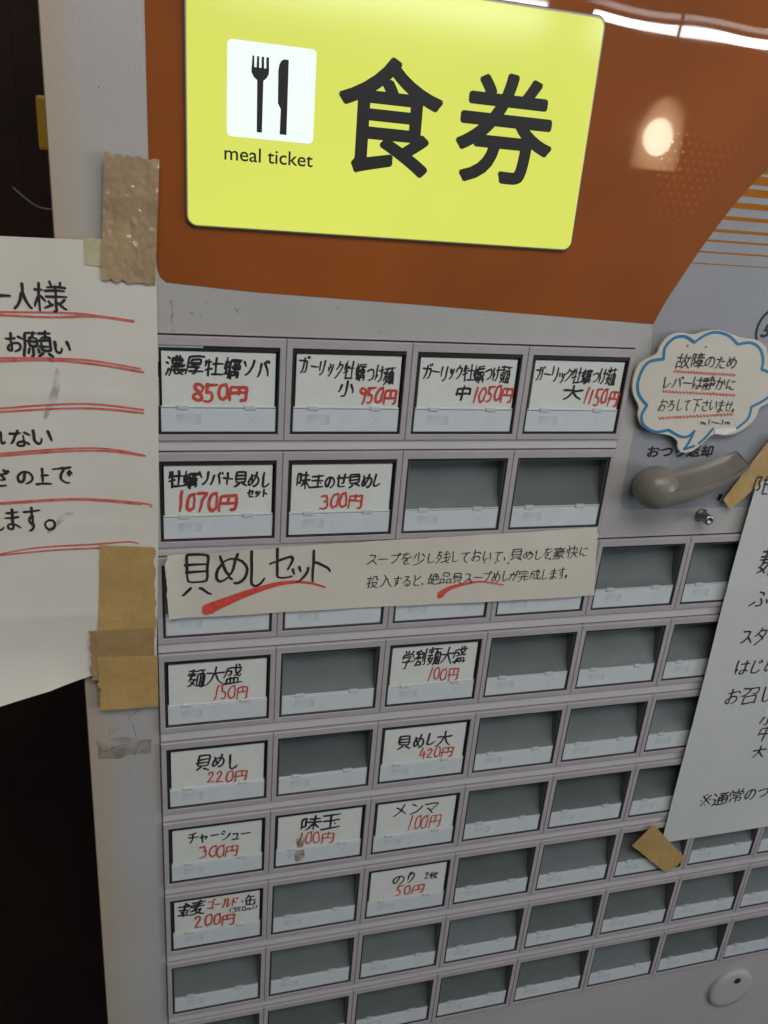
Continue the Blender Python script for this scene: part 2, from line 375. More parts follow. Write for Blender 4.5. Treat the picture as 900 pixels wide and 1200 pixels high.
# ---------------------------------------------------------------- handwriting: pen strokes on a 100 x 100 grid
STROKES = {
 '一': '08499149',
 '人': '49104937 493745404251366622821190 493753395855687179838888',
 '様': '52095420 80117820 214528483458 214818481552126007700777 45585167 885878697670 56763984 08303330 45338833 40489248 90214221 5792649266886621 22092292 676576707774878491879386',
 'お': '72258833 36536250715280588270787871835687 572836311631 3613358432872285178114761668226228583657',
 '願': '35133228 73137228 58438843 23444744 3559358934922892 58598859 23701983 46704980 6583569052925191 82839292 089107871076126112144713 55139213 7228882988745873583060287228 322823292359465947293228',
 'い': '172418602170267932834082457848714862 722680418768',
 'れ': '082911323230 314438424834572964286928733275377264728078848284888293799476 2853225711721076 285330553087 285331473214',
 'な': '4112391238163828 682872288838 34303337255417681270 667274728480 6568446837733681378343885888648466766444 14303430362845285326',
 'ざ': '88079215 54145731 812183228124 61316238715472605559 2460226622772482288550897187 8124802861311831 751081188124',
 'の': '5122512945544068347628782077167212641251144620362928432252216122722678328339864886608271747967835586',
 '上': '46418341 46124687 08889088',
 'で': '5824572947384345415242674776588369877884 82368844 72407749 822168225924572250221227',
 'ま': '804452472245 222432267924 5213528346883288228222772372296839665367536962708181',
 'す': '57685775498238883187 132835268826 57434942424236483354366341685768 571557436052606258685468557153705469',
 '。': '16672568317431832590159112890782077508721667',
 '濃': '14122317 08381742 47578657 226223631188 496849906488 897579807882 88263826 92683568 7138383838153913871388387138 71087138 53095338 9148374835732989 6668687672827882788686909490',
 '厚': '9013181315650890 32368036 8036792534253227324780488036 23759275 726069655868579053924392 32588459',
 '牡': '26572660 4357415532572657266008620765 68096888 12293829 47398939 26922609 42889188 1314122907410846',
 '蠣': '30663278 3278337934833883 92254225 54468846 21792109 519251685266906690928292 70377079 7037543754568657885588377037 61216129 79217929 59808279 32780882 80728383 369138834080426642139112 09581026322632531054',
 'ソ': '782273426263457935853084 18223043',
 'バ': '87119119 75157922 622678608482 34283144256115801183',
 'ガ': '85108918 74147822 1333773378357859738168865386 431743333761287517861286',
 'ー': '14508550',
 'リ': '7218725766725979488642873885 26192657',
 'ッ': '46365151 783974556669518340893589 23422857',
 'ク': '471443204226 42263828353323451749 42267827793478396858527430872286',
 'つ': '12411239203755286528733079338238854485577968727360783882',
 'け': '286023721975 7116725769716678598655884988 883458374336 191715461563177319751984',
 '麺': '72146934 22421954 64527752 195417550967 19543856 64707770 28752877 50149214 09164016 10283828 64886434 77887734 89885188 25092541 186928753685 38563664287718870991 41420842 9092893451355192',
 '小': '5011508748913392 7633906392699074 2434223417550969',
 '中': '13608660 49914909 8664862713271365',
 '大': '09384838 49104942 4838494254475755677276828889 893852384940494246454062347218871289',
 '円': '49164952 12528852 729286918886881612161291',
 '貝': '21327932 21497949 3678268512921291 6179657886919291 2149211522137914786822682149',
 'め': '284122421552126312731880238131784269 42634269 42694873 6215602857295737525046614263 538656886387728281758662865383447333592945302837 42633860314722222321',
 'し': '28162875308238885588738283728371',
 'セ': '78357736 7835793678416459 7736763875367736 34403442 341634773682488663868083 7835773370333440344213440947',
 '卜': '404150418357 40104091',
 'ト': '38424743735378568162 38163885',
 '味': '414861486552 914869486551 65565859487441823684 6556725978729084 44258625 10682968291811181076 65106591',
 '玉': '67626862 48164888 18498249 13158615 08889088',
 'せ': '6915686165625362 084271368836 3019296230773282388448867684',
 '盛': '53085419 6608700876137619 1734413441463952385328532652 66456647 59665990 40674090 08909190 84287931753868436448624858525155 2090216678667990 572057276036664772538157865789559148 8919181915460958',
 '学': '480952175125 211026182625 821077147225 6642664562494957489046923392 09649164 1138122588258837 26427342',
 '割': '32093417 8810888985927692 70227068 15885188 34171018092614325132572757183417 17434943 09565656 33283369 5191516916691592',
 'チ': '5122515648684474378231872487 12478847 76187118522152222223',
 'ャ': '353238484149415551925694 195378427848745464666167',
 'シ': '31184426 86378545676442792285 17413148',
 'ュ': '2842674268536382 18838183',
 'ョ': '28617361 24867286 263873387286',
 'メ': '57525653 7618732064425062307920851485 293453508175',
 'ン': '22224136 87368741785357714079258420841882',
 'マ': '12258225823375425068 305444665068 506851726486',
 '金': '50134714362425312433 2433183410380838 24683079 746868796582 7632713828382433 49384989 15588558 10898989 5013763289389537',
 '麦': '39453557 355731583062 7259706757765580 3062316542754680 3062236212700569 4680418428881092 46805580 55805884748984919489 13168716 18308130 49094944 35577759 08449144',
 'ゴ': '85088814 731276188020 18827882 1928782878878291',
 'ル': '311830482862197913850985 571957826581807190619054',
 'ド': '77168225 65227030 354444457757 34173488',
 '缶': '81638187 25208221 49214986 10498949 186419878187 28092520222215361138',
 'り': '26423238412547215319591970287441745772636774558342883687 3112281525322561',
 '枚': '83288241785472646869 5138473942454249 51385339575263666869 22461848155707720775 244932523963 68696873 687352864291 6873838888909290 08303730 55289128 2409224224482491 591056205625552852285138',
 'ス': '22237123693458515757 575752593872258118841383 575767668384',
 'プ': '2885338548786661773678138209910996179422892678241824',
 'を': '421340143925 82425552 555748573468327432803484418848887887 32443242314332443143 162436266922 36263531294029441558 5570555253484843384336452943',
 '少': '48094862 25251248 75259049 77606870518135870991',
 '残': '75118416 63496549 18562860 9157895779697173 7177468842893888 9128882685264732 08133813 914363504452 2113183308550858 18333533354331582860237512880690 620963496549666172817788829190909283',
 'て': '5923572848384346425142634774538063847386 832170216023582253221227',
 '、': '12722888',
 '豪': '460750095114 895489488846124610481056 486637721479 68706974788486899288 53735573 24252335253774377734772775252425 13671668296542614457 08159015 1190149129875772687068688064 4458486651675373567457845588519242923990 22564256435748567756',
 '快': '20092091 282533373240 10280747 37546154 62566257 625759605767517842873591 62096154 422483248354 625664549254 61547679868889909389',
 'に': '822576274926 276223721875 456544744678508161838582 231620181645167318751985',
 '投': '89387838763775125112483246363941 4452476258756079 22552257 6079578246883691 60796579 65796882788887919389 32532354225522570760 08283428 1291199122852209 41528252815978636579',
 '入': '361546245036 503647383862287715880689 503657416660767591889292',
 'る': '28196419 41464248524664477351795781637976738267866186578844883987338233734168496857746186 641962244242414627541763',
 'と': '28184144 76257628 762847434144 4144404730552465247428803584478763878084',
 '絶': '59085718 240912321137 57187819772673307236 68366860 11372338 32703782 227122732487 117208880591 35571058 32473761 4861876188364636 5718532048294635483649885290889091869280 322614521358',
 '品': '12874087 58878887 27127212733826382712 8891885658575891 4090405712561291',
 'が': '880892179618 77128120 37153434 752887488957 34343236 343455355938624561645682498739873685 323626621585 32361037',
 '完': '48105019 26387338 36573472308123871092 615761876390889091869180 90560956 12341220501987208834',
 '成': '721084188426 8341824872646768 16454245407638782878 9073927691848988849178906775 67754590 9026172616630990 67756768636260475710',
 '故': '84288245785572677068 5538523948474052 5538584167667068 405240801281 70687073 70736675528845914189 707382869091 26092652 08284428 128712534052 58279227 62095827572756295538',
 '障': '62096416 53175332 7517752277237531 45548354 2269296832633254233823343018301310131091 6566836583434742454445646566 65666591 38789278 91323832 88174217',
 'た': '401338133729 34313150227518851288 57438543 51685077578467868784 133034313629542857275724',
 'レ': '281828833582577474638652',
 'は': '266222721876 717079719079 883270344333 701570816387498744844178427249667166 19171544157418761887',
 '静': '64086217 621758185230 62177818782274287334 12633963 12763976 08174417 1028422844305230 26392609 54688768 5792669268906835 319236923990395212521292 92524952 07404440 5230543487348772',
 'か': '38153634 762682369054 36343336 36345233573561386347626257825485498738863683 333632482567188215861287 333626351137',
 'ろ': '424244434548 26206720 63206225453941434048 1664384863476948785580628070748068845987478837883487',
 '下': '484155418257 08179017 48174891',
 'さ': '55145830 62306339725273595658 255922662276298449887286 183052318227',
 '限': '48318431 88627371 25693268346334543247273927333314321212131292 4849834984134813488965856888 6449655870707371757882859089',
 'ふ': '381845186026612859325534 50546070617858835486428735863282 785687699078 29650980',
 'タ': '384843487469 42247825793278386659636262616362517429872187 471342243827333418491150',
 'じ': '271726722881328642896088728282728271 72197829 60256434',
 '召': '43164128353723470952 21887988 7991795822582191 1315811582247844744759475745',
 '通': '8212801871226827 11132224 462251216827 68276831 68316333 084622462279 2279148208880891 227932864890789091899288 39478847 3978393441326333 39628862 63766333 7878867888738834863273326831 39128812',
 '常': '200926162623 50095023 8009781072177323 515228522837723772525152 51525191 1887196681668187788868886385 1238122388238838',
}
STROKES.update({
 '0': '5814331724382158297946876175717868547034642258145518', '1': '561250474588',
 '2': '243030164513621970344658208480838886', '3': '2618561266504542464663487064647947872484',
 '4': '501221648060 62406090', '5': '32162948474457506569607946882683 30167614',
 '7': '2018781655444588', '8': '6622551336163033524867706383478728763060634569296622',
 '9': '68303914283038455845683066485888', '+': '50205080 22508049', 'ー': '12488850',
 'm': '22502080 2460345246495680 5860585270508280', '(': '62124530425055686590', ')': '38125530585045683590',
 '-': '15558555', 'l': '50155085', '・': '4648495052535052', '※': '22227878 78222278 50154820 50804885 15502050 80508550',
})
rng = random.Random(7)
def glyph(ch):
    out = []
    for st in STROKES[ch].split():
        out.append([(int(st[i:i+2]), int(st[i+2:i+4])) for i in range(0, len(st)-3, 4)])
    return out
NARROW = {'1': .55, '・': .45, '(': .5, ')': .5, 'l': .4, '、': .55, '。': .6, 'り': .8, 'ッ': .75, 'ー': .85, 'し': .8, 'ュ': .8, '小': .9,
          '0': .72, '2': .72, '3': .72, '4': .75, '5': .72, '7': .72, '8': .72, '9': .72, '-': .6}
SHRINK = {'0': 1, '1': 1}
cyc = [0]
def write(mb, line, z, ink, ox=0.0, oy=0.0, fit=False, lean=0.10, rough=1.0, base=0.52):
    """line = (text, colour, x0, y0, x1, y1, height, pen weight): from the middle of the left end to the middle of the right end"""
    text, c, x0, y0, x1, y1, h, w = line
    m = ink[c]
    x0 += ox; x1 += ox; y0 += oy; y1 += oy
    wid = lambda ch: NARROW.get(ch, 1.16 if ord(ch) >= 0x4e00 else 0.92)
    tot = sum(wid(ch) for ch in text)
    ex = Vector((x1-x0, y1-y0)); step = ex/tot; pos = 0.0
    hw = base*w*0.42*(0.88 if c == 'r' else 1.0)*(0.8 if len(text) > 8 else 1.0)
    zf = z if callable(z) else (lambda x, y: z)
    for ch in text:
        k = wid(ch); g = glyph(ch)
        c0 = Vector((x0, y0)) + step*(pos + k/2); pos += k
        xs = [p[0] for s in g for p in s]; ys = [p[1] for s in g for p in s]
        if fit or ch.isdigit():
            bx0, bx1, by0, by1 = min(xs), max(xs), min(ys), max(ys)
            if bx1-bx0 < 12: bx0 -= 12; bx1 += 12
            if by1-by0 < 12: by0 -= 12; by1 += 12
        else: bx0, bx1, by0, by1 = 6, 94, 6, 94
        cw = ex.length/tot*k*(1.0 if fit else 0.76 if ch.isdigit() else 0.94)
        j = 0.0 if fit else 1.0
        rot = rng.uniform(-.05, .05)*j; sx = 1+rng.uniform(-.07, .05)*j; sy = 1+rng.uniform(-.10, .06)*j
        dy = rng.uniform(-.05, .05)*h*j; ln = lean + rng.uniform(-.05, .05)*j
        seed = rng.uniform(0, 99)
        for st in g:
            q = [((px-(bx0+bx1)/2)/(bx1-bx0)*cw*sx, (py-(by0+by1)/2)/(by1-by0)*h*sy) for px, py in st]
            q = [(a - b*ln, b) for a, b in q]
            wob = 0.035*h*rough
            jx, jy = rng.uniform(-1, 1)*wob*.8, rng.uniform(-1, 1)*wob*.8
            r = []
            # extend stroke ends a little past where they join, as a pen does
            if len(q) >= 2:
                for a, b in ((0, 1), (-1, -2)):
                    d = Vector(q[a]) - Vector(q[b])
                    if d.length > 1e-6 and d.length > 0.12*h:
                        d = d.normalized()*h*rng.uniform(-.01, .05)*rough
                        q[a] = (q[a][0]+d.x, q[a][1]+d.y)
            # subdivide long pieces, then wobble
            for i in range(len(q)-1):
                a, b = Vector(q[i]), Vector(q[i+1]); nn = max(1, int((b-a).length/(0.10*h)))
                for t in range(nn): r.append(a.lerp(b, t/nn))
            r.append(Vector(q[-1]))
            # round the corners slightly
            for _ in range(1):
                r = [r[0]] + [(r[i-1]*.2 + r[i]*.6 + r[i+1]*.2) for i in range(1, len(r)-1)] + [r[-1]]
            pts = []; ws = []
            n = len(r)
            for i, p in enumerate(r):
                nx = noise.noise(Vector((p.x*1.1/h*2+seed, p.y/h*2, 1.3)))*wob; ny = noise.noise(Vector((p.x/h*2, p.y/h*2+seed, 7.7)))*wob
                p = Vector((p.x+nx+jx, p.y+ny+jy)); p.rotate(Matrix.Rotation(rot, 2))
                p += c0; p.y += dy
                t = i/max(1, n-1)
                press = 1.12 - 0.40*t**2 if n > 2 else 1.0
                press *= 0.88 + 0.22*noise.noise(Vector((t*3+seed, seed, 0)))
                pts.append((p.x, p.y)); ws.append(hw*press)
            cyc[0] = (cyc[0]+1) % 6
            dz = 0.012*cyc[0]
            mb.ribbon(pts, ws, lambda x, y: zf(x, y)+dz, m)

def printed(mb, text, x0, x1, y0, y1, z, m, bold=0.0, shear=0.0):
    """printed type: outline of the built-in typeface fitted into a box"""
    cu = bpy.data.curves.new('type', 'FONT'); cu.body = text; cu.size = 1.0; cu.resolution_u = 5; cu.shear = shear
    o = bpy.data.objects.new('type', cu); COL.objects.link(o)
    me = bpy.data.meshes.new_from_object(o.evaluated_get(bpy.context.evaluated_depsgraph_get()))
    vs = [v.co for v in me.vertices]
    ax, bx = min(v.x for v in vs), max(v.x for v in vs); ay, by = min(v.y for v in vs), max(v.y for v in vs)
    d = bold*(y1-y0); pl_ = [list(p.vertices) for p in me.polygons]
    for i in range(8 if bold else 1):
        ox, oy = (d*math.cos(i*math.pi/4), d*math.sin(i*math.pi/4)) if bold else (0, 0)
        mb.add([(x0+d+(v.x-ax)/(bx-ax)*(x1-x0-2*d)+ox, y1-d-(v.y-ay)/(by-ay)*(y1-y0-2*d)+oy, z+.008*i) for v in vs], pl_, m)
    bpy.data.objects.remove(o); bpy.data.curves.remove(cu); bpy.data.meshes.remove(me)

INK = {'k': M['black'], 'r': M['red']}
CARDS={
 (1, 1):[('濃厚牡蠣ソバ', 'k', 2.5, 6.0, 33.6, 6.8, 5.9, 1.2), ('850円', 'r', 10.1, 14.2, 27.1, 14.0, 5.3, 1.9)],
 (1, 2):[('ガーリック牡蠣つけ麺', 'k', 2.6, 5.3, 33.2, 8.0, 5.7, 1.15), ('小', 'k', 14.7, 11.8, 20.6, 11.7, 4.7, 1.3), ('950円', 'r', 21.9, 14.5, 34.3, 14.8, 5.6, 1.6)],
 (1, 3):[('ガーリック牡蠣つけ麺', 'k', 2.6, 6.6, 33.1, 6.7, 5.6, 1.15), ('中', 'k', 14.4, 12.6, 19.9, 12.5, 5.1, 1.3), ('1050円', 'r', 20.7, 13.9, 35.0, 13.7, 5.2, 1.5)],
 (1, 4):[('ガーリック牡蠣つけ麺', 'k', 2.4, 6.4, 32.5, 7.0, 5.6, 1.15), ('大', 'k', 13.2, 11.9, 21.0, 11.8, 4.7, 1.3), ('1150円', 'r', 21.4, 13.9, 35.2, 14.4, 5.4, 1.5)],
 (2, 1):[('牡蠣ソバ+貝めし', 'k', 2.6, 6.0, 34.3, 6.6, 5.5, 1.2), ('セット', 'k', 26.9, 11.3, 34.0, 11.4, 3.2, 1.0), ('1070円', 'r', 4.9, 13.8, 24.1, 14.3, 6.1, 1.9)],
 (2, 2):[('味玉のせ貝めし', 'k', 2.9, 7.3, 31.7, 7.8, 5.4, 1.2), ('300円', 'r', 11.1, 14.7, 25.8, 15.1, 4.9, 1.5)],
 (4, 1):[('麺大盛', 'k', 7.9, 8.6, 26.6, 8.8, 7.7, 1.1), ('150円', 'r', 16.7, 15.6, 29.0, 16.5, 5.8, 1.1)],
 (4, 3):[('学割麺大盛', 'k', 5.0, 7.3, 31.0, 7.4, 7.6, 1.1), ('100円', 'r', 16.2, 15.2, 28.9, 15.9, 5.8, 1.1)],
 (5, 1):[('貝めし', 'k', 9.8, 7.9, 25.7, 9.1, 7.0, 1.3), ('220円', 'r', 14.3, 15.2, 29.5, 16.0, 5.1, 1.2)],
 (5, 3):[('貝めし大', 'k', 6.6, 8.3, 29.6, 8.5, 7.0, 1.3), ('420円', 'r', 16.3, 14.7, 30.9, 15.6, 5.1, 1.2)],
 (6, 1):[('チャーシュー', 'k', 6.8, 6.6, 30.9, 8.7, 5.5, 1.1), ('300円', 'r', 11.4, 15.1, 26.3, 16.0, 6.0, 1.3)],
 (6, 2):[('味玉', 'k', 10.2, 7.9, 26.7, 9.5, 7.4, 1.5), ('100円', 'r', 9.3, 15.7, 24.3, 17.1, 5.8, 1.2)],
 (6, 3):[('メンマ', 'k', 8.1, 6.8, 28.0, 7.4, 6.8, 1.1), ('100円', 'r', 15.1, 14.4, 29.5, 15.5, 6.9, 1.1)],
 (7, 1):[('金麦', 'k', 3.3, 7.2, 13.2, 7.8, 7.3, 1.4), ('ゴールド', 'r', 14.2, 6.7, 26.4, 7.5, 5.5, 1.3), ('・缶', 'k', 27.1, 7.3, 33.8, 7.8, 5.6, 1.1), ('(350ml)', 'k', 22.7, 11.4, 34.4, 12.1, 2.3, 0.7), ('200円', 'r', 9.4, 14.5, 25.2, 16.3, 6.1, 1.5)],
 (7, 3):[('のり', 'k', 11.5, 7.4, 22.0, 8.2, 6.8, 1.2), ('2枚', 'k', 25.3, 8.2, 31.7, 9.0, 3.5, 0.9), ('50円', 'r', 13.1, 14.4, 26.1, 15.6, 5.5, 1.3)],
}
BANNER=[
 ('貝', 'k', 6.8, 74.1, 15.8, 74.5, 14.9, 1.5),
 ('め', 'k', 17.4, 72.8, 27.2, 73.3, 11.6, 1.5),
 ('し', 'k', 28.8, 73.7, 33.4, 73.9, 13.0, 1.5),
 ('セ', 'k', 34.9, 72.3, 42.5, 72.7, 10.5, 1.5),
 ('ッ', 'k', 42.8, 76.4, 48.1, 76.7, 5.5, 1.4),
 ('ト', 'k', 49.9, 73.7, 55.5, 74.0, 12.0, 1.5),
 ('スープを少し残しておいて、貝めしを豪快に', 'k', 68.3, 72.0, 153.8, 72.7, 4.8, 0.75),
 ('投入すると、絶品貝スープめしが完成します。', 'k', 69.0, 80.8, 148.4, 80.9, 4.9, 0.75),
]
BUBBLE=[
 ('故障のため', 'k', 173.5, 0.3, 198.3, 0.2, 5.1, 0.8),
 ('レバーは静かに', 'k', 169.3, 8.0, 199.9, 8.1, 4.6, 0.8),
 ('おろして下さいませ。', 'k', 170.2, 15.8, 203.2, 16.1, 4.7, 0.8),
 ('m(--)m', 'k', 188.6, 22.2, 201.9, 22.3, 2.4, 0.7),
]
NOTICE=[
 ('一', 'k', -42.0, -12.0, -37.7, -12.7, 1.1, 1.4),
 ('人', 'k', -36.7, -12.0, -32.6, -12.2, 6.4, 1.4),
 ('様', 'k', -31.5, -12.2, -23.9, -12.6, 7.4, 1.2),
 ('お', 'k', -39.7, 0.3, -36.0, 0.2, 4.7, 1.2),
 ('願', 'k', -35.2, 0.7, -28.3, 0.5, 6.7, 1.2),
 ('い', 'k', -27.2, 1.4, -23.4, 1.3, 3.1, 1.3),
 ('れ', 'k', -46.1, 27.1, -42.7, 27.1, 4.3, 1.2),
 ('な', 'k', -40.9, 27.8, -35.9, 27.8, 4.9, 1.2),
 ('い', 'k', -34.8, 27.6, -30.1, 27.7, 3.9, 1.3),
 ('ざ', 'k', -47.2, 39.8, -42.2, 39.9, 4.8, 1.2),
 ('の', 'k', -40.1, 39.8, -36.1, 39.9, 3.7, 1.2),
 ('上', 'k', -35.0, 39.8, -31.4, 39.8, 4.6, 1.2),
 ('で', 'k', -30.2, 39.6, -25.2, 39.6, 4.9, 1.2),
 ('し', 'k', -47.8, 54.2, -45.3, 54.3, 4.4, 1.2),
 ('ま', 'k', -44.2, 52.9, -40.9, 53.0, 6.4, 1.2),
 ('す', 'k', -39.5, 53.3, -35.3, 53.5, 7.5, 1.2),
 ('。', 'k', -33.7, 55.4, -31.1, 55.5, 3.1, 1.2),
]
MENU=[
 ('限', 'k', 218.8, 47.5, 230.1, 47.4, 8.8, 1.2),
 ('麺', 'k', 231.2, 79.9, 244.5, 80.2, 12.0, 1.3),
 ('ふ', 'k', 232.1, 96.8, 242.3, 97.2, 9.3, 1.2),
 ('スタ', 'k', 232.3, 114.7, 246.1, 115.4, 9.3, 1.2),
 ('はじめ', 'k', 234.0, 129.7, 257.1, 131.2, 7.9, 1.2),
 ('お召し', 'k', 233.6, 145.2, 258.9, 146.7, 9.1, 1.2),
 ('小', 'k', 255.5, 159.5, 265.8, 160.2, 7.2, 1.2),
 ('中', 'k', 256.9, 167.1, 265.8, 167.7, 8.3, 1.2),
 ('大', 'k', 257.2, 177.5, 264.8, 178.0, 7.0, 1.2),
 ('※通常のつ', 'k', 235.7, 202.6, 274.3, 203.0, 7.8, 1.1),
]
CARD_OUT = [(183.5, 33.6), (181.8, 32.1), (180.9, 29.4), (177.1, 27.3), (171.1, 26.4), (165.5, 24.1), (162.7, 20.1), (162.3, 16.8), (159.1, 12.3), (158.0, 7.9), (158.8, 2.5), (161.9, -0.0), (165.1, -1.7), (166.0, -4.7), (168.6, -7.9), (172.6, -9.2), (178.3, -8.8), (182.3, -10.0), (187.9, -10.6), (194.0, -9.3), (198.1, -8.3), (204.2, -7.7), (208.9, -5.3), (211.5, -0.9), (212.7, 1.9), (216.5, 4.1), (218.9, 7.5), (219.0, 12.2), (215.8, 15.1), (212.9, 16.9), (212.4, 19.9), (210.0, 23.5), (205.4, 26.5), (200.3, 27.4), (195.5, 27.1), (191.7, 30.6), (188.4, 33.3), (185.3, 33.9)]
WAVES = [(173.2, 4.0), (198.9, 4.8), (170.5, 11.1), (201.0, 12.1), (171.2, 20.8), (202.0, 19.2)]
DOTS = [(176.6, -5.0), (184.0, -4.8)]
RED = [[(-41.8, -7.9), (-23.3, -8.2), (-14.3, -7.6), (-5.9, -6.7)],
 [(-40.8, -7.1), (-27.8, -6.9), (-16.6, -7.5), (-5.9, -6.5)],
 [(-42.9, 4.7), (-28.6, 4.6), (-17.2, 5.0), (-4.4, 7.0)],
 [(-43.0, 5.6), (-28.6, 5.1), (-15.0, 6.2), (-3.7, 8.0)],
 [(-44.2, 19.0), (-20.2, 17.6), (-4.1, 19.3)],
 [(-44.3, 20.0), (-20.3, 18.9), (-4.1, 20.3)],
 [(-45.4, 32.3), (-18.5, 31.1), (-4.5, 33.4)],
 [(-45.5, 33.0), (-18.6, 31.9), (-4.0, 33.7)],
 [(-46.8, 47.6), (-21.8, 47.4), (-4.5, 49.3), (-2.7, 50.5)],
 [(-46.8, 47.9), (-24.3, 47.6), (-5.7, 49.5)],
 [(-48.3, 64.6), (-37.4, 63.0), (-20.1, 62.6), (-10.0, 62.1), (-6.9, 62.8)],
 [(-48.3, 64.8), (-32.6, 64.1), (-17.7, 63.9)]]
BLUE = {'a': [(179.1, -6.2), (182.7, -8.8), (186.8, -9.9), (192.1, -8.9), (196.7, -6.0)], 'b': [(196.7, -6.0), (201.9, -6.7), (206.4, -4.7), (208.9, -0.9), (209.3, 2.6)], 'c': [(209.3, 2.6), (213.4, 4.1), (216.0, 8.1), (215.1, 12.8), (209.1, 16.4)], 'd': [(209.1, 16.4), (208.7, 21.1), (204.3, 25.0)], 'e': [(194.8, 24.7), (192.4, 28.2), (190.3, 30.3)], 'e2': [(188.6, 31.3), (184.6, 32.5)], 'f': [(184.6, 32.5), (186.1, 29.4), (187.2, 25.6)], 'g': [(187.2, 25.6), (185.0, 27.6), (181.7, 27.6), (176.3, 25.2)], 'h': [(176.3, 25.2), (171.0, 25.9), (166.0, 23.6), (164.1, 20.1), (165.4, 16.2)], 'i': [(165.4, 16.2), (161.3, 12.3), (160.0, 7.3), (162.2, 1.3), (168.2, -0.2)], 'j': [(168.2, -0.2), (167.9, -4.2), (170.6, -7.4), (174.7, -8.1), (179.1, -6.2)]}


# ---------------------------------------------------------------- setting: the dark wood wall behind
FLOORY = Z0/U
w = MB()
for i in range(26):
    x = -1300 + i*72
    w.box(x, x+71.9, -700, FLOORY, -372, -350 + (i % 3)*0.15, M['wood'], 0.1, 1)
w.box(-1320, 600, -700, FLOORY, -390, -373, M['wood'])
o = w.build('wood_wall', None, (-300, FLOORY, -372))
tag(o, 'dark brown boarded wall in shadow behind the left side of the ticket machine', 'wall')

# ---------------------------------------------------------------- the ticket machine
mach = empty('ticket_machine', (167, FLOORY, -160))
tag(mach, 'grey meal ticket machine with orange top, lit yellow sign and rows of buttons', 'ticket machine')
XL, XR = -25.9, 362.0
b = MB()
b.box(XL+.3, XR-.3, -249.5, FLOORY-.5, -340, -9, M['body'], 0.6, 2)
b.prism([(XL, -250), (XR, -250), (XR, 68.55), (158.2, 68.55), (158.2, -2.9), (-1.95, -2.9), (-1.95, 318.4), (XR, 318.4), (XR, FLOORY), (XL, FLOORY)], -9.3, 0, M['body'], 0.45)
# specks, scuffs and finger grime on the painted front
spots = [(rng.uniform(4, 155), rng.uniform(-13, -4.5)) for _ in range(9)] + [(rng.uniform(160, 214), rng.uniform(59.5, 66)) for _ in range(5)] + \
        [(rng.uniform(-24, -3), rng.uniform(-90, 300)) for _ in range(22)] + [(rng.uniform(120, 330), rng.uniform(322, 380)) for _ in range(10)]
for x, y in spots:
    a = rng.uniform(0, 6.28); l = rng.choice((.15, .2, .3, .9, 1.6)); w_ = rng.uniform(.10, .26) if l < .5 else rng.uniform(.06, .12)
    b.ribbon([(x, y), (x+l*.5*math.cos(a), y+l*.5*math.sin(a)), (x+l*math.cos(a+.3), y+l*math.sin(a+.3))], [w_*.6, w_, w_*.4], 0.07, M['scuff'])
b.ribbon(catmull([(4.4, -12.5), (4.9, -9.5), (4.5, -6.5), (5.0, -3.6)]), [.35]*19, 0.06, M['stain'])
body = b.build('body', mach, (167, FLOORY, -170))
# residue of old tape on the body's left margin
st = MB()
st.fill([(-23.2, 138.2), (-14, 137.6), (-9, 139.6), (-5.0, 139.9), (-5.2, 146.2), (-12, 145.8), (-16, 147), (-22.9, 146.0)], 0.05, M['stain'])
for q, ww in (([(-20.5, 143.2), (-17, 141.6), (-13.5, 141.2), (-11.8, 140.6)], .42), ([(-12.4, 128), (-10.4, 136), (-9.8, 142), (-12, 150), (-13.5, 153)], .22), ([(-8.5, 126.5), (-12, 130), (-16, 134), (-19, 137)], .18)):
    st.ribbon(catmull(q), [ww]*len(catmull(q)), 0.08, M['stain'])
for i in range(9):
    st.ribbon([(-22.9+rng.uniform(-.4, .4), 137+i*1.1), (-22.2+rng.uniform(0, 1.4), 137.4+i*1.1)], [.35, .2], 0.1, M['stain'])
st.build('tape_residue', mach, (-14, 142, 0))

# printed orange area and the grey field with its stripes
og = MB()
SW = catmull([(163.3, -11.3), (166.6, -19.4), (170.5, -26.9), (173.2, -32.2), (176.6, -38.3), (180.9, -45.3), (185.8, -52.6), (192.7, -60.9), (204, -72), (220, -85), (245, -101), (280, -119), (330, -139), (361, -152)], 5)
outline = [(-0.6, -249)] + [(-0.7, -50), (0.9, -21.2), (1.6, -18.9), (3.3, -17.5), (28.7, -15.9), (81.7, -14.3)] + SW + [(361, -249)]
og.fill(outline, 0.10, M['orange'])
for j in range(11):
    for i in range(12):
        x = 153 + i*2.9 + (j % 2)*1.45; y = -70 + j*2.5
        edge = 166 - (y+40)*0.62
        r = 0.72 - 0.045*abs(i-5) - 0.035*abs(j-5)
        if x > edge + 18 or r < 0.15 or x > 186 - (y+70)*0.75: continue
        og.fill([(x+r*math.cos(a*.785), y+r*math.sin(a*.785)) for a in range(8)], 0.13, M['orange_dot'])
og.build('orange_panel', mach, (80, -60, 0))
gp = MB()
gout = SW[::-1] + [(164.4, -5), (164.2, 51), (164.9, 54.4), (166.2, 56.2), (168.6, 57.0), (361, 58.0), (361, -152)]
gp.fill(gout, 0.085, M['grey'])
# orange lines, thinning downwards
def swx(y):
    for a, b2 in zip(SW, SW[1:]):
        if (a[1]-y)*(b2[1]-y) <= 0 and a[1] != b2[1]: return a[0] + (b2[0]-a[0])*(y-a[1])/(b2[1]-a[1])
    return SW[-1][0]
for ya, yb in ((-68.4, -64.6), (-64.0, -61.0), (-60.2, -57.5), (-56.2, -53.8), (-51.8, -50.0), (-47.4, -46.2), (-43.2, -42.25), (-39.75, -39.1), (-36.0, -35.5), (-32.15, -31.85)):
    gp.fill([(swx(ya)-.2, ya), (361, ya), (361, yb), (swx(yb)-.2, yb)], 0.14, M['orange_line'])
gp.build('grey_panel', mach, (260, 0, 0))

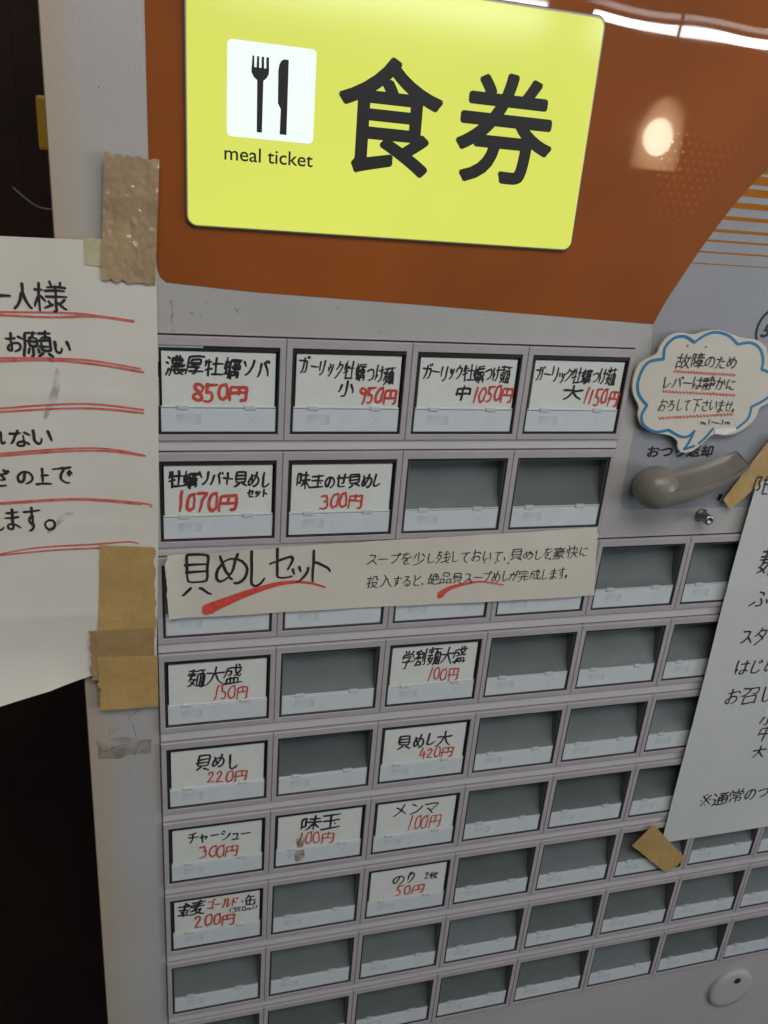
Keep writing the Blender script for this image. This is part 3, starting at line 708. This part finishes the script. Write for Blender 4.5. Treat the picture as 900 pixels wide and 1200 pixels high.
# printed words and the coin mark
pt = MB()
printed(pt, 'おつり返却', 171.4, 199.4, 31.9, 36.6, 0.13, M['print'], 0.04)
cx, cy, R = 213.4, -11.0, 8.0
ringp = [(cx+R*math.cos(a*math.pi/24), cy+R*math.sin(a*math.pi/24)) for a in range(49)]
pt.ribbon(ringp, [.5]*49, 0.13, M['print'])
printed(pt, '500', 207.4, 219.4, -13.0, -8.2, 0.13, M['print'], 0.05, 0.25)
pt.fill([(207.0, 51.4), (208.6, 51.9), (207.6, 54.5), (206.2, 54.0)], 0.13, M['print'])
pt.build('printed_words', mach, (190, 20, 0))

# lit sign
SX0, SX1, SY0, SY1 = 9.2, 127.2, -97.6, -33.4
sg = MB()
sg.prism(rrect(SX0-.45, SX1+.45, SY0-.45, SY1+.45, 3.0), 0.0, 0.9, M['signframe'], 0.25)
sg.prism(rrect(SX0-.12, SX1+.12, SY0-.12, SY1+.12, 2.7), 0.8, 1.25, M['signlight'], 0.2)
sign = sg.build('lit_sign', mach, (68, -65, 0))
fc = MB(); fc.prism(rrect(SX0+.25, SX1-.25, SY0+.25, SY1-.25, 2.4), 1.0, 1.6, M['yellow_lit'], 0.3)
def lean_back(mb): mb.v = [(x, y, z + 0.0062*(y+65)) for x, y, z in mb.v]   # the sign's face leans back a touch
lean_back(fc)
face = fc.build('sign_face', sign, (68, -65, 1))
ic = MB(); ic.prism(rrect(19.8, 43.4, -80.1, -57.0, 1.3), 1.55, 1.66, M['white_lit'])
def icx(u): return 19.8+23.6*u
def icy(v): return -80.1+23.1*v
def ipoly(pts): ic.fill([(icx(u), icy(v)) for u, v in pts], 1.72, M['print'])
for k in range(4):
    u = .285+.055*k
    ipoly([(u-.013+.012*(k-1.5)*-.3, .14), (u+.013, .14), (u+.015, .27), (u-.015, .27)])
ipoly([(.268, .255), (.467, .255), (.465, .31), (.44, .355), (.405, .385), (.40, .93), (.34, .93), (.335, .385), (.295, .355), (.27, .31)])
ipoly([(.60, .16), (.63, .14), (.685, .14), (.685, .93), (.605, .93), (.61, .66), (.575, .60), (.57, .26), (.58, .20)])
lean_back(ic)
ic.build('fork_and_knife_icon', sign, (31, -68, 1.5))
lt = MB()
printed(lt, '食', 49.9, 80.4, -80.7, -50.6, 1.68, M['print'], 0.021)
printed(lt, '券', 85.0, 115.8, -80.4, -50.8, 1.68, M['print'], 0.021)
printed(lt, 'meal ticket', 19.2, 43.6, -54.6, -51.0, 1.68, M['print'], 0.012)
lean_back(lt)
lt.build('sign_lettering', sign, (68, -65, 1.6))

# ---- buttons
YR = [0.0, 35.8, 71.4, 107.7, 144.3, 180.6, 216.6, 253.0, 288.9]
WW, WH = 36.2, 27.2
bz = MB(); bz.ring((-1.82, 38.02, -2.7, 29.2), (0, WW, 0, WH), -1.45, 0.0, M['bezel'], 0.2)
ME_BEZEL = bz.mesh('button_bezel')
fr = MB(); fr.ring((0.02, WW-.02, 0.02, WH-.02), (0.75, WW-.5, 1.35, WH-.5), -5.2, -0.35, M['frame'], 0.15)  # dark top and left sides widened to stand for shade in the recess
ME_FRAME = fr.mesh('window_frame')
fr = MB(); fr.ring((0.02, WW-.02, 0.02, WH-.02), (0.6, WW-.45, 0.7, WH-.5), -7.0, -0.30, M['frame'], 0.15)
fr.ring((0.6, WW-.45, 0.7, WH-.5), (0.95, WW-.8, 1.0, WH-.8), -6.95, -0.6, M['wall_of_well'], 0.1)
ME_FRAME_E = fr.mesh('window_frame')
ME_STRIPS = []
for kind in range(4):
    stp = MB()
    stp.box(.95, WW-.7, 19.15, WH-.7, -2.6, -0.75, M['strip'], 0.12, 1)
    stp.box(.9, WW-.7, 18.45, 18.95, -1.9, -0.62, M['lip'], 0.12, 1)
    for x in (5.6, 25.8): stp.box(x, x+3.4, 18.1, 19.5, -1.5, -0.40, M['lip'], 0.15, 1)
    # faint worn printing: a smudged word, a ring and a cross, not on every strip
    stp.fill([(5.4, 20.9), (12.8, 20.9), (12.8, 24.2), (5.4, 24.2)], -0.70, M['faint'])
    if kind in (0, 2):
        c_ = [(17.3+2.3*math.cos(a*.3927), 22.6+2.1*math.sin(a*.3927)) for a in range(17)]
        stp.ribbon(c_, [.10]*17, -0.69, M['faint'])
    if kind in (0, 1):
        stp.ribbon([(26.6, 21.1), (29.6, 24.2)], [.11, .09], -0.69, M['faint']); stp.ribbon([(29.5, 21.2), (26.7, 24.1)], [.10, .11], -0.68, M['faint'])
    ME_STRIPS.append(stp.mesh('lower_strip'))
cv = MB(); cv.add([(1.0, 1.6, -.8), (WW-.8, 1.6, -.8), (WW-.8, 18.3, -.8), (1.0, 18.3, -.8)], [[0, 1, 2, 3]], M['cover']); cv.v = [(a, b_, -.5) for a, b_, _ in cv.v]
ME_COVER = cv.mesh('clear_cover')
bk = MB(); bk.sheet(lambda u, v: (.9+(WW-1.7)*u, .9+17.9*v, -5.4 + 0.3*v + 4.2*v**2.4), 6, 18, M['smoke'])  # curve made up so the plate catches more light towards its lower edge
ME_BACK = bk.mesh('smoked_back')

def sub(name, me, parent, origin):
    o = bpy.data.objects.new(name, me); register(o, origin, parent); return o
PRICE = {(1, 1): '850', (1, 2): '950', (1, 3): '1050', (1, 4): '1150', (2, 1): '1070', (2, 2): '300', (4, 1): '150', (4, 3): '100', (5, 1): '220',
         (5, 3): '420', (6, 1): '300', (6, 2): '100', (6, 3): '100', (7, 1): '200', (7, 3): '50'}
for r in range(1, 10):
    ncol = 4 if r <= 2 else (6 if r <= 6 else 8)
    for c in range(1, ncol+1):
        o0 = ((c-1)*40.0, YR[r-1], 1.5)
        bt = sub('button', ME_BEZEL, mach, o0)
        bt['group'] = 'ticket buttons'
        full = (r, c) in CARDS
        sub('window_frame', ME_FRAME if full else ME_FRAME_E, bt, o0)
        sub('lower_strip', ME_STRIPS[(r*5+c*3+r*c) % 4], bt, o0)
        sub('clear_cover', ME_COVER, bt, o0)
        if full:
            bt['label'] = 'button with a handwritten card priced %s yen' % PRICE[(r, c)]
            k = MB()
            tl = rng.uniform(-.10, .10)
            k.box(1.45+rng.uniform(-.1, .2), WW-1.15, 1.75+rng.uniform(-.1, .15), 18.9, -2.4, -0.98, M['card'], 0.04, 1)
            up_ = max(0, max(max(l[3], l[5]) + l[6]*.5 for l in CARDS[(r, c)]) - 18.2)
            for ln in CARDS[(r, c)]:
                d_ = min(up_, max(0, (ln[3]+ln[5])/2 - ln[6]*.5 - 2.6)) if ln[1] == 'k' or ln[0] == 'ゴールド' else up_
                if ln[0] in '小中大': d_ = -.7
                ln = ln[:3] + (ln[3]-d_, ln[4], ln[5]-d_) + ln[6:]
                write(k, ln, -0.93, INK, rough=1.5, base=0.78)
            if (r, c) == (6, 2):
                k.fill([(9.5, 9.0), (12.6, 9.4), (12.4, 14), (11.6, 18.6), (9.4, 18.8), (8.6, 14)], -0.84, M['coffee'])
            k.build('label_card', bt, o0, local=True)
            if (r, c) == (6, 2):
                k = MB(); k.fill([(8.9, 19.4), (12.0, 19.4), (12.6, 23), (11.4, 25.5), (8.8, 25.2), (8.2, 22)], -0.66, M['coffee'])
                k.build('stain', bt, o0, local=True)
            if (r, c) == (1, 1):
                k = MB()
                k.box(.15, 13.5, .1, .75, -.9, -.28, M['acrylic'], .1, 1); k.box(.1, .7, .8, 5.0, -.9, -.28, M['acrylic'], .1, 1)
                k.box(.1, .6, 9.5, 18.5, -.9, -.3, M['acrylic'], .1, 1); k.box(13.8, 33, .25, .7, -.9, -.4, M['acrylic_dim'], .1, 1)
                k.build('acrylic_edge', bt, o0, local=True)
        else:
            sub('smoked_back', ME_BACK, bt, o0)
# pale rails between the rows of buttons, and the dark floor seen in the seams
rl = MB()
for r in range(9):
    x1 = 158.0 if r < 2 else 358.0
    pass
    if r: rl.box(-1.8, 158.0 if r < 3 else 361.0, YR[r-1]+29.45, YR[r]-3.1, -8, 0.6, M['rail'], 0.35, 2)
rl.build('rail', mach, (-1.8, 140, 0))

# ---- coin return lever, push pin, lock
lv = MB()
HC = (172.3, 45.3, 8.0)
lv.lathe((HC[0]+1, HC[1]+1.5, 0), [(6.0, .05), (6.0, .6), (5.2, 1.0), (5.0, 4.0)], M['lever'], n=32)
lv.lathe(HC, [(8.0*math.sin(math.pi*i/20)+.001, -7.9*math.cos(math.pi*i/20)) for i in range(21)], M['lever'], n=40)
def lerp_tab(T, x):
    for (a, p), (b_, q) in zip(T, T[1:]):
        if x <= b_: t = max(0, (x-a)/(b_-a)); return p + (q-p)*t
    return T[-1][1]
def smooth_tab(T, x): return sum(lerp_tab(T, x+d) for d in (-3, -1.5, 0, 1.5, 3))/5
def rims(u):
    x = 164.25 + 42.95*u
    yf = smooth_tab([(150, 45.2), (166, 45.0), (172, 44.2), (178, 43.7), (191, 42.2), (199, 39.9), (207, 36.2), (212, 33.6)], x)
    yb = smooth_tab([(150, 45.4), (166, 45.3), (172, 44.4), (183, 41.7), (196, 38.2), (206, 33.7), (212, 31)], x)
    h = smooth_tab([(160, 8.1), (173, 8.2), (182, 8.1), (194, 6.0), (202, 4.2), (208, 3.0), (214, 2)], x)
    zf_, zb = smooth_tab([(150, 15.9), (172, 15.9), (178, 15.8), (207, 12.2)], x), smooth_tab([(150, .4), (172, 0.6), (207, 2.8)], x)
    if x < 172.3:
        g = math.sqrt(max(0.0, 1-((172.3-x)/8.1)**2)); h *= g; zc = 8.2; zf_ = zc+(zf_-zc)*g; zb = zc+(zb-zc)*g
    return x, yf, yb, h, zf_, max(zb, .2)
def hull(u, v):
    x, yf, yb, h, zf_, zb = rims(u); a = math.pi*v; cc, ss = math.cos(a), math.sin(a)
    w_ = (1-math.copysign(abs(cc)**.8, cc))/2
    k_ = 1.0 if u < .93 else 1 - ((u-.93)/.07)**2*.35
    zc = (zf_+zb)/2
    z = zf_ + (zb-zf_)*w_
    return (x + (0.9*ss if u > .97 else 0), yf + (yb-yf)*w_ + h*(ss**.8)*k_, zc + (z-zc)*(1 if u < .95 else 1-((u-.95)/.05)**2*.08))
lv.sheet(hull, 70, 26, M['lever'])
def deck(u, v):
    x, yf, yb, h, zf_, zb = rims(u)
    edge = min(v, 1-v)
    dip = 2.6*min(1, u/.3)*min(1, (1-u)/.12+.15)*(1-(2*v-1)**4)
    k_ = 0.0 if edge > 0 else 0
    return (x, yf + (yb-yf)*v + dip*.8 + (-.28 if 0 < edge < .09 else 0), zf_ + (zb-zf_)*v)
lv.sheet(deck, 40, 24, M['lever'])
tipv = [hull(1, i/22) for i in range(23)]
lv.add(tipv + [(tipv[11][0]+.7, (tipv[0][1]+tipv[11][1])/2, 7.6)], [[i, i+1, 23] for i in range(22)] + [[22, 0, 23]], M['lever'], True)
lv.build('coin_return_lever', mach, HC)
pn = MB()
pn.lathe((200.9, 60.1, 0), [(2.7, 0.05), (2.7, .5), (2.0, .7), (1.95, 5.2), (1.75, 5.7), (0.9, 5.85), (0.8, 5.6), (0.01, 5.6)], M['steel'], n=24)
pn.build('push_pin', mach, (200.9, 60.1, 0), fix=True)
lk = MB()
lk.lathe((292.5, 341.5, 0), [(13.2, 0.05), (13.2, 1.3), (12.8, 1.8), (9.5, 1.95), (0.01, 2.0)], M['lock'], n=48)
lko = lk.build('lock_cover', mach, (292.5, 341.5, 0), fix=True)
kh = MB(); kh.lathe((294.4, 334.6, 1.97), [(1.9, 0.0), (1.9, .35), (1.3, .4), (0.01, .1)], M['seam'], n=20)
kh.ribbon(catmull([(288, 344.5), (291, 343.2), (294, 344.0), (297, 342.6)]), [.16]*19, 2.05, M['faint'])
kh.build('keyhole', lko, (294.4, 334.6, 3), fix=True)
yt = MB(); yt.box(-32.2, -24.5, -64.5, -49.5, -48, -38, M['yellowtag'], 1.0, 2)
tag(yt.build('side_latch', mach, (-26, -57, -43)), 'yellow plastic latch on the left side')

# ---------------------------------------------------------------- papers, cards and tapes stuck on the machine
def quad(q, u, v):
    a = Vector(q[0][:2]).lerp(Vector(q[1][:2]), u); b_ = Vector(q[3][:2]).lerp(Vector(q[2][:2]), u)
    return a.lerp(b_, v)

# left handwritten notice, taped at its right side, hanging past the machine's left edge
def nz(x, y):
    z = 1.85
    if x < -24:
        d = -24 - x
        z += 0.0016*d*d + 0.5*math.sin(d*0.09)*min(1, d/15)*(0.5+0.5*math.sin(y*0.05))
    z += 0.22*math.sin(y*0.11+x*0.05)*min(1, max(0, (-4-x)/14))
    for yc, a in ((15.5, .30), (57, .22), (88, .35)): z += a*math.exp(-abs(y-yc-.03*x)/1.3)*min(1, max(0, (-3-x)/8))
    lo = max(0, (y-96)/20)
    z += 5.5*lo*lo*min(1, max(0, (-22-x)/14))
    return z
def nfx(u, v):
    top = Vector((-112 + 112.6*u, -27.6 - (1.2*u**6)))
    xr = 0.6 - 3.2*v
    bx = -112 + (112+xr)*u
    d = max(0, -14-bx)
    by = 109.0 + 0.16*d + 0.0004*d*d
    x = top.x*(1-v) + bx*v; y = top.y*(1-v) + by*v
    return (x, y, nz(x, y))
nt_ = MB(); nt_.sheet(nfx, 76, 92, M['paper'])
for ln in NOTICE: write(nt_, ln, lambda x, y: nz(x, y)+.14, INK, fit=True, lean=0.0, base=0.80, rough=1.4)
for q in RED:
    c_ = catmull(q, 8); nt_.ribbon(c_, [.34*(0.75+.4*noise.noise(Vector((i*.13, q[0][1], 0))))+.05 for i in range(len(c_))], lambda x, y: nz(x, y)+.12, M['redpen'])
for q, ww in (([(-27.2, 7.5), (-27.5, 12), (-29.2, 17), (-31.5, 22)], 1.5), ([(-33.5, -1), (-31, 3), (-28, 5.5)], 1.6), ([(-31, 56), (-28, 53), (-25.5, 52)], 1.3), ([(-33, 58), (-31.5, 56)], 1.0)):
    c_ = catmull(q, 5); nt_.ribbon(c_, [ww*math.sin(math.pi*(i+.6)/(len(c_)+.2))**.7*.75 for i in range(len(c_))], lambda x, y: nz(x, y)+.22, M['smear'])
o = nt_.build('handwritten_notice', None, (0, -28, 1.8))
tag(o, 'large cream paper notice with black handwriting and red underlines, taped at the left edge', 'notice')

# banner strip over the third row
BQ = [(1.0, 67.0), (155.5, 62.8), (160.1, 91.6), (1.9, 90.4)]
def bzv(x, y): return 2.15 + 0.30*math.sin(x*0.055+1.0) + 0.12*math.sin(x*.21+y*.1) + (1.2*max(0, (8-x)/8)**2) + (0.7*max(0, (70-y)/4)*math.exp(-((x-20)/9)**2))
def bfx(u, v):
    p = quad(BQ, u, v)
    if u == 0: p.x += 0.5*noise.noise(Vector((v*9, 3, 0))) + (0.8 if v < .06 else 0)
    if v == 0: p.y += 0.55*noise.noise(Vector((u*26, 9, 0)))*(1 if u < .35 else .3)
    return (p.x, p.y, bzv(p.x, p.y))
bn = MB(); bn.sheet(bfx, 90, 20, M['banner'])
for i, ln in enumerate(BANNER): write(bn, ln, lambda x, y: bzv(x, y)+.12, INK, fit=(i < 6), lean=0.0 if i < 6 else .06, base=0.80 if i < 6 else 0.72, rough=1.0 if i < 6 else 1.4)
c_ = catmull([(14.0, 88.6), (15.2, 87.4), (19.7, 85.4), (27.6, 82.3), (36.1, 79.9), (43.3, 79.2), (49.2, 80.0), (54.2, 81.8)], 5)
bn.ribbon(c_, [max(.22, 2.3*(1-i/(len(c_)-1))**1.7+.35) if i > 3 else 1.5+.2*i for i in range(len(c_))], lambda x, y: bzv(x, y)+.10, M['red'])
c_ = catmull([(96.5, 88.0), (97.6, 86.6), (100.3, 84.8), (105.8, 83.4), (112.3, 82.7), (121.0, 84.5)], 5)
bn.ribbon(c_, [max(.2, 1.5*(1-i/(len(c_)-1))**1.8+.25) if i > 3 else 1.0+.15*i for i in range(len(c_))], lambda x, y: bzv(x, y)+.10, M['red'])
for x, y in ((116.5, 75.2), (112.2, 74.9), (121.5, 75.6), (126, 73.9), (130.1, 72.2), (132.2, 72.0), (138.3, 75.0)):
    bn.ribbon([(x-.15, y-.1), (x+.2, y+.15)], [.22, .25], lambda x, y: bzv(x, y)+.12, M['black'])
tag(bn.build('paper_banner', None, (78, 78, 2.1)), 'long cream paper strip with bold black title and red brush swooshes across the third row', 'banner')

# speech-bubble card
bb = MB()
out_ = catmull(CARD_OUT + [CARD_OUT[0]], 4)[:-1]
bb.prism(out_, 2.0, 2.85, M['bubble'], 0.12, side=M['foam'])
for i, q in enumerate(BLUE.values()):
    c_ = catmull(q, 8); bb.ribbon(c_, [.50]*len(c_), 2.875 + .012*i, M['blue'])
for ln in BUBBLE: write(bb, ln, 3.02, INK, lean=0.05, base=0.66, rough=1.4)
for (a, b2) in zip(WAVES[0::2], WAVES[1::2]):
    k_ = 44; pts = []
    for i in range(k_+1):
        t = i/k_; pts.append((a[0]+(b2[0]-a[0])*t, a[1]+(b2[1]-a[1])*t + (.42 if i % 2 else -.42)*(0.7+.5*rng.random())))
    bb.ribbon(pts, [.17]*len(pts), 3.0, M['redpen'])
for x, y in DOTS: bb.fill([(x+.42*math.cos(a*.6283), y+.42*math.sin(a*.6283)) for a in range(10)], 3.0, M['red'])
bb.fill([(195.6, 24.9), (204.4, 24.2), (205.0, 25.4), (200.5, 26.9), (196, 26.6)], 3.06, M['card'])
tag(bb.build('speech_bubble_card', None, (188, 12, 1.3)), 'cloud shaped speech bubble card with blue outline above the coin return lever', 'card')

# right handwritten menu notice
def mz(x, y): return 2.25 + .28*math.exp(-abs(y-92-.05*(x-220))/1.4) + .22*math.exp(-abs(y-158)/1.2) + 0.9*math.sin(max(0, (y-28)/198)*math.pi)*max(0, 1-(x-219)/60) + .15*math.sin(x*.09+y*.05) + (1.2*max(0, (y-214)/12)*max(0, (x-235)/60))
def mfx(u, v):
    x0_ = 221.6 - 2.6*math.sin(min(1, v*2.4)*math.pi*.5) + 2.2*v**2
    x = x0_ + (392-x0_)*u; y = 27.5 + (225.3-27.5)*v - .8*math.sin(u*3)*v
    return (x, y, mz(x, y))
mn = MB(); mn.sheet(mfx, 60, 70, M['paper2'])
for ln in MENU: write(mn, ln, lambda x, y: mz(x, y)+.14, INK, lean=0.04, base=0.78, rough=1.3)
tag(mn.build('handwritten_notice', None, (221, 28, 2.2)), 'white handwritten paper sheet at the right edge hanging below the coin return lever', 'notice')

# pieces of tape
def tape(q, z, m, label, nu=44, nv=54, jag=0.5, wrinkle=0.12, seed=1.0, zf=None, sides='tb', fine=0.05):
    def fx(u, v):
        p = quad(q, u, v)
        e = Vector(q[2])-Vector(q[1])
        if ('t' in sides and v == 0) or ('b' in sides and v == 1):
            p.y += jag*(noise.noise(Vector((u*9, seed, v*5)))*1.5 + .5*noise.noise(Vector((u*31, seed+4, v*5))))
        if ('l' in sides and u == 0) or ('r' in sides and u == 1):
            p.x += jag*(noise.noise(Vector((v*9, seed, u*5)))*1.5 + .5*noise.noise(Vector((v*31, seed+4, u*5))))
        zz = (zf(p.x, p.y) if zf else 0) + z + wrinkle*(1+noise.noise(Vector((p.x*.22, p.y*.22, seed)))+.5*noise.noise(Vector((p.x*.6, p.y*.5, seed)))) + fine*(1-abs(noise.noise(Vector((p.x*.45+seed, p.y*.30, seed)))*2.2)) + fine*.5*noise.noise(Vector((p.x*1.3, p.y*1.1, seed)))
        return (p.x, p.y, zz)
    t = MB(); t.sheet(fx, nu, nv, m, thick=0.12, smooth=True)
    c = quad(q, .5, .5)
    o = t.build('packing_tape', None, (c.x, c.y, z))
    tag(o, label, 'tape', 'pieces of tape'); return o
tape([(-11.9, -50.3), (2.1, -49.4), (0.2, -16.8), (-14.1, -17.8)], 2.15, M['tape2'], 'wrinkled glossy brown tape holding the top right corner of the left notice', 60, 110, wrinkle=.26, seed=2.2, fine=.10)
tape([(-18.2, -28.3), (-11.0, -28.6), (-11.0, -21.0), (-18.3, -21.4)], 1.98, M['tape3'], 'small yellowed clear tape beside the wrinkled brown tape on the left notice', 8, 8, .35, .06, 5.0)
tape([(-18.2, 62.9), (-2.0, 64.2), (-2.4, 97), (-20.6, 96)], 2.15, M['tape'], 'upper tan tape on the lower right side of the left notice', seed=3.1, sides='br')
tape([(-22.6, 93.2), (-3.0, 93.4), (-3.0, 115.5), (-23.2, 111.8)], 2.42, M['tape_b'], 'middle tan tape overlapping two others at the lower corner of the left notice', seed=4.4, sides='l', jag=.55)
tape([(-21.0, 103.0), (-2.0, 104.0), (-2.2, 124.3), (-21.1, 124.0)], 2.70, M['tape'], 'lowest tan tape under the corner of the left notice on the machine', seed=6.1, sides='l', jag=.5)
tape([(207.2, 52.9), (222.4, 27.2), (227.6, 41.5), (211.6, 57.2)], 2.45, M['tape'], 'tan tape behind the coin return lever holding the right sheet', seed=7.7, jag=.2, wrinkle=.08)
tape([(213.5, 212.3), (236.9, 237.0), (227.9, 244.3), (204.9, 223.4)], 2.75, M['tape'], 'tan tape at the lower left corner of the right sheet', seed=8.3, jag=.2, wrinkle=.10, zf=lambda x, y: .25*max(0, 1-abs(x-222)/14))

# thin wire behind the machine's left edge
wr = MB(); wr.tube([(x, y, z) for (x, y), z in zip(catmull([(-40.6, -38.6), (-36.4, -35.0), (-33.4, -33.2), (-29.4, -32.8), (-22, -34)], 5), [-38.5 - .1*i for i in range(21)])], .38, M['wire'], 8)
tag(wr.build('wire', None, (-30, -34, -38)), 'thin grey wire poking out behind the left edge of the machine above the notice', 'wire')

# ---------------------------------------------------------------- lamps of the room, seen mirrored in the glossy orange panel
lx, ly, lz = 152+153.6*5, -69-20*5, 245.6*5
pl = empty('pendant_lamp', (lx, ly-80, lz))
tag(pl, 'warm glass pendant lamp on a thin cord, mirrored in the orange panel', 'pendant lamp')
s_ = MB(); s_.lathe((lx, ly, lz), [(9, -64), (20, -60), (30, -48), (40, -28), (46, -5), (49, 25), (49, 62), (47.5, 62), (47, 25), (44, -5), (38, -26), (28, -44), (9, -58)], M['lampshade'], 'y', 32)
s_.build('lamp_shade', pl, (lx, ly, lz))
s_ = MB(); s_.lathe((lx, ly, lz), [(0.1, -28), (10, -26), (20, -18), (27, -4), (29, 8), (26, 22), (17, 33), (8, 38), (0.1, 39)], M['bulb'], 'y', 24)
s_.build('bulb', pl, (lx, ly, lz))
s_ = MB(); s_.tube([(lx, ly-60, lz), (lx, ly-85, lz), (lx, ly-95, lz), (lx, ly-520, lz)], [11, 9, 3.0, 3.0], M['cord'], 12)
s_.build('cord', pl, (lx, ly-80, lz))
k_ = 8.0
ty, tz = -97.5-48.6*k_, 245.6*k_
for tx0, tx1, words in ((150, 985, 'left white fluorescent ceiling tube, mirrored along the top edge of the lit sign'), (1130, 1950, 'right white fluorescent ceiling tube, mirrored as a streak in the orange panel')):
    fl = empty('fluorescent_lamp', ((tx0+tx1)/2, ty-20, tz))
    tag(fl, words, 'ceiling lamp', 'fluorescent ceiling lamps')
    s_ = MB(); s_.tube([(tx0, ty, tz), ((tx0+tx1)/2, ty, tz), (tx1, ty, tz)], 11.5, M['tube'], 14); s_.build('tube', fl, ((tx0+tx1)/2, ty, tz))
    s_ = MB(); s_.box(tx0-20, tx1+20, ty-70, ty-30, tz-40, tz+40, M['white'], 3, 1); s_.build('lamp_housing', fl, ((tx0+tx1)/2, ty-50, tz))
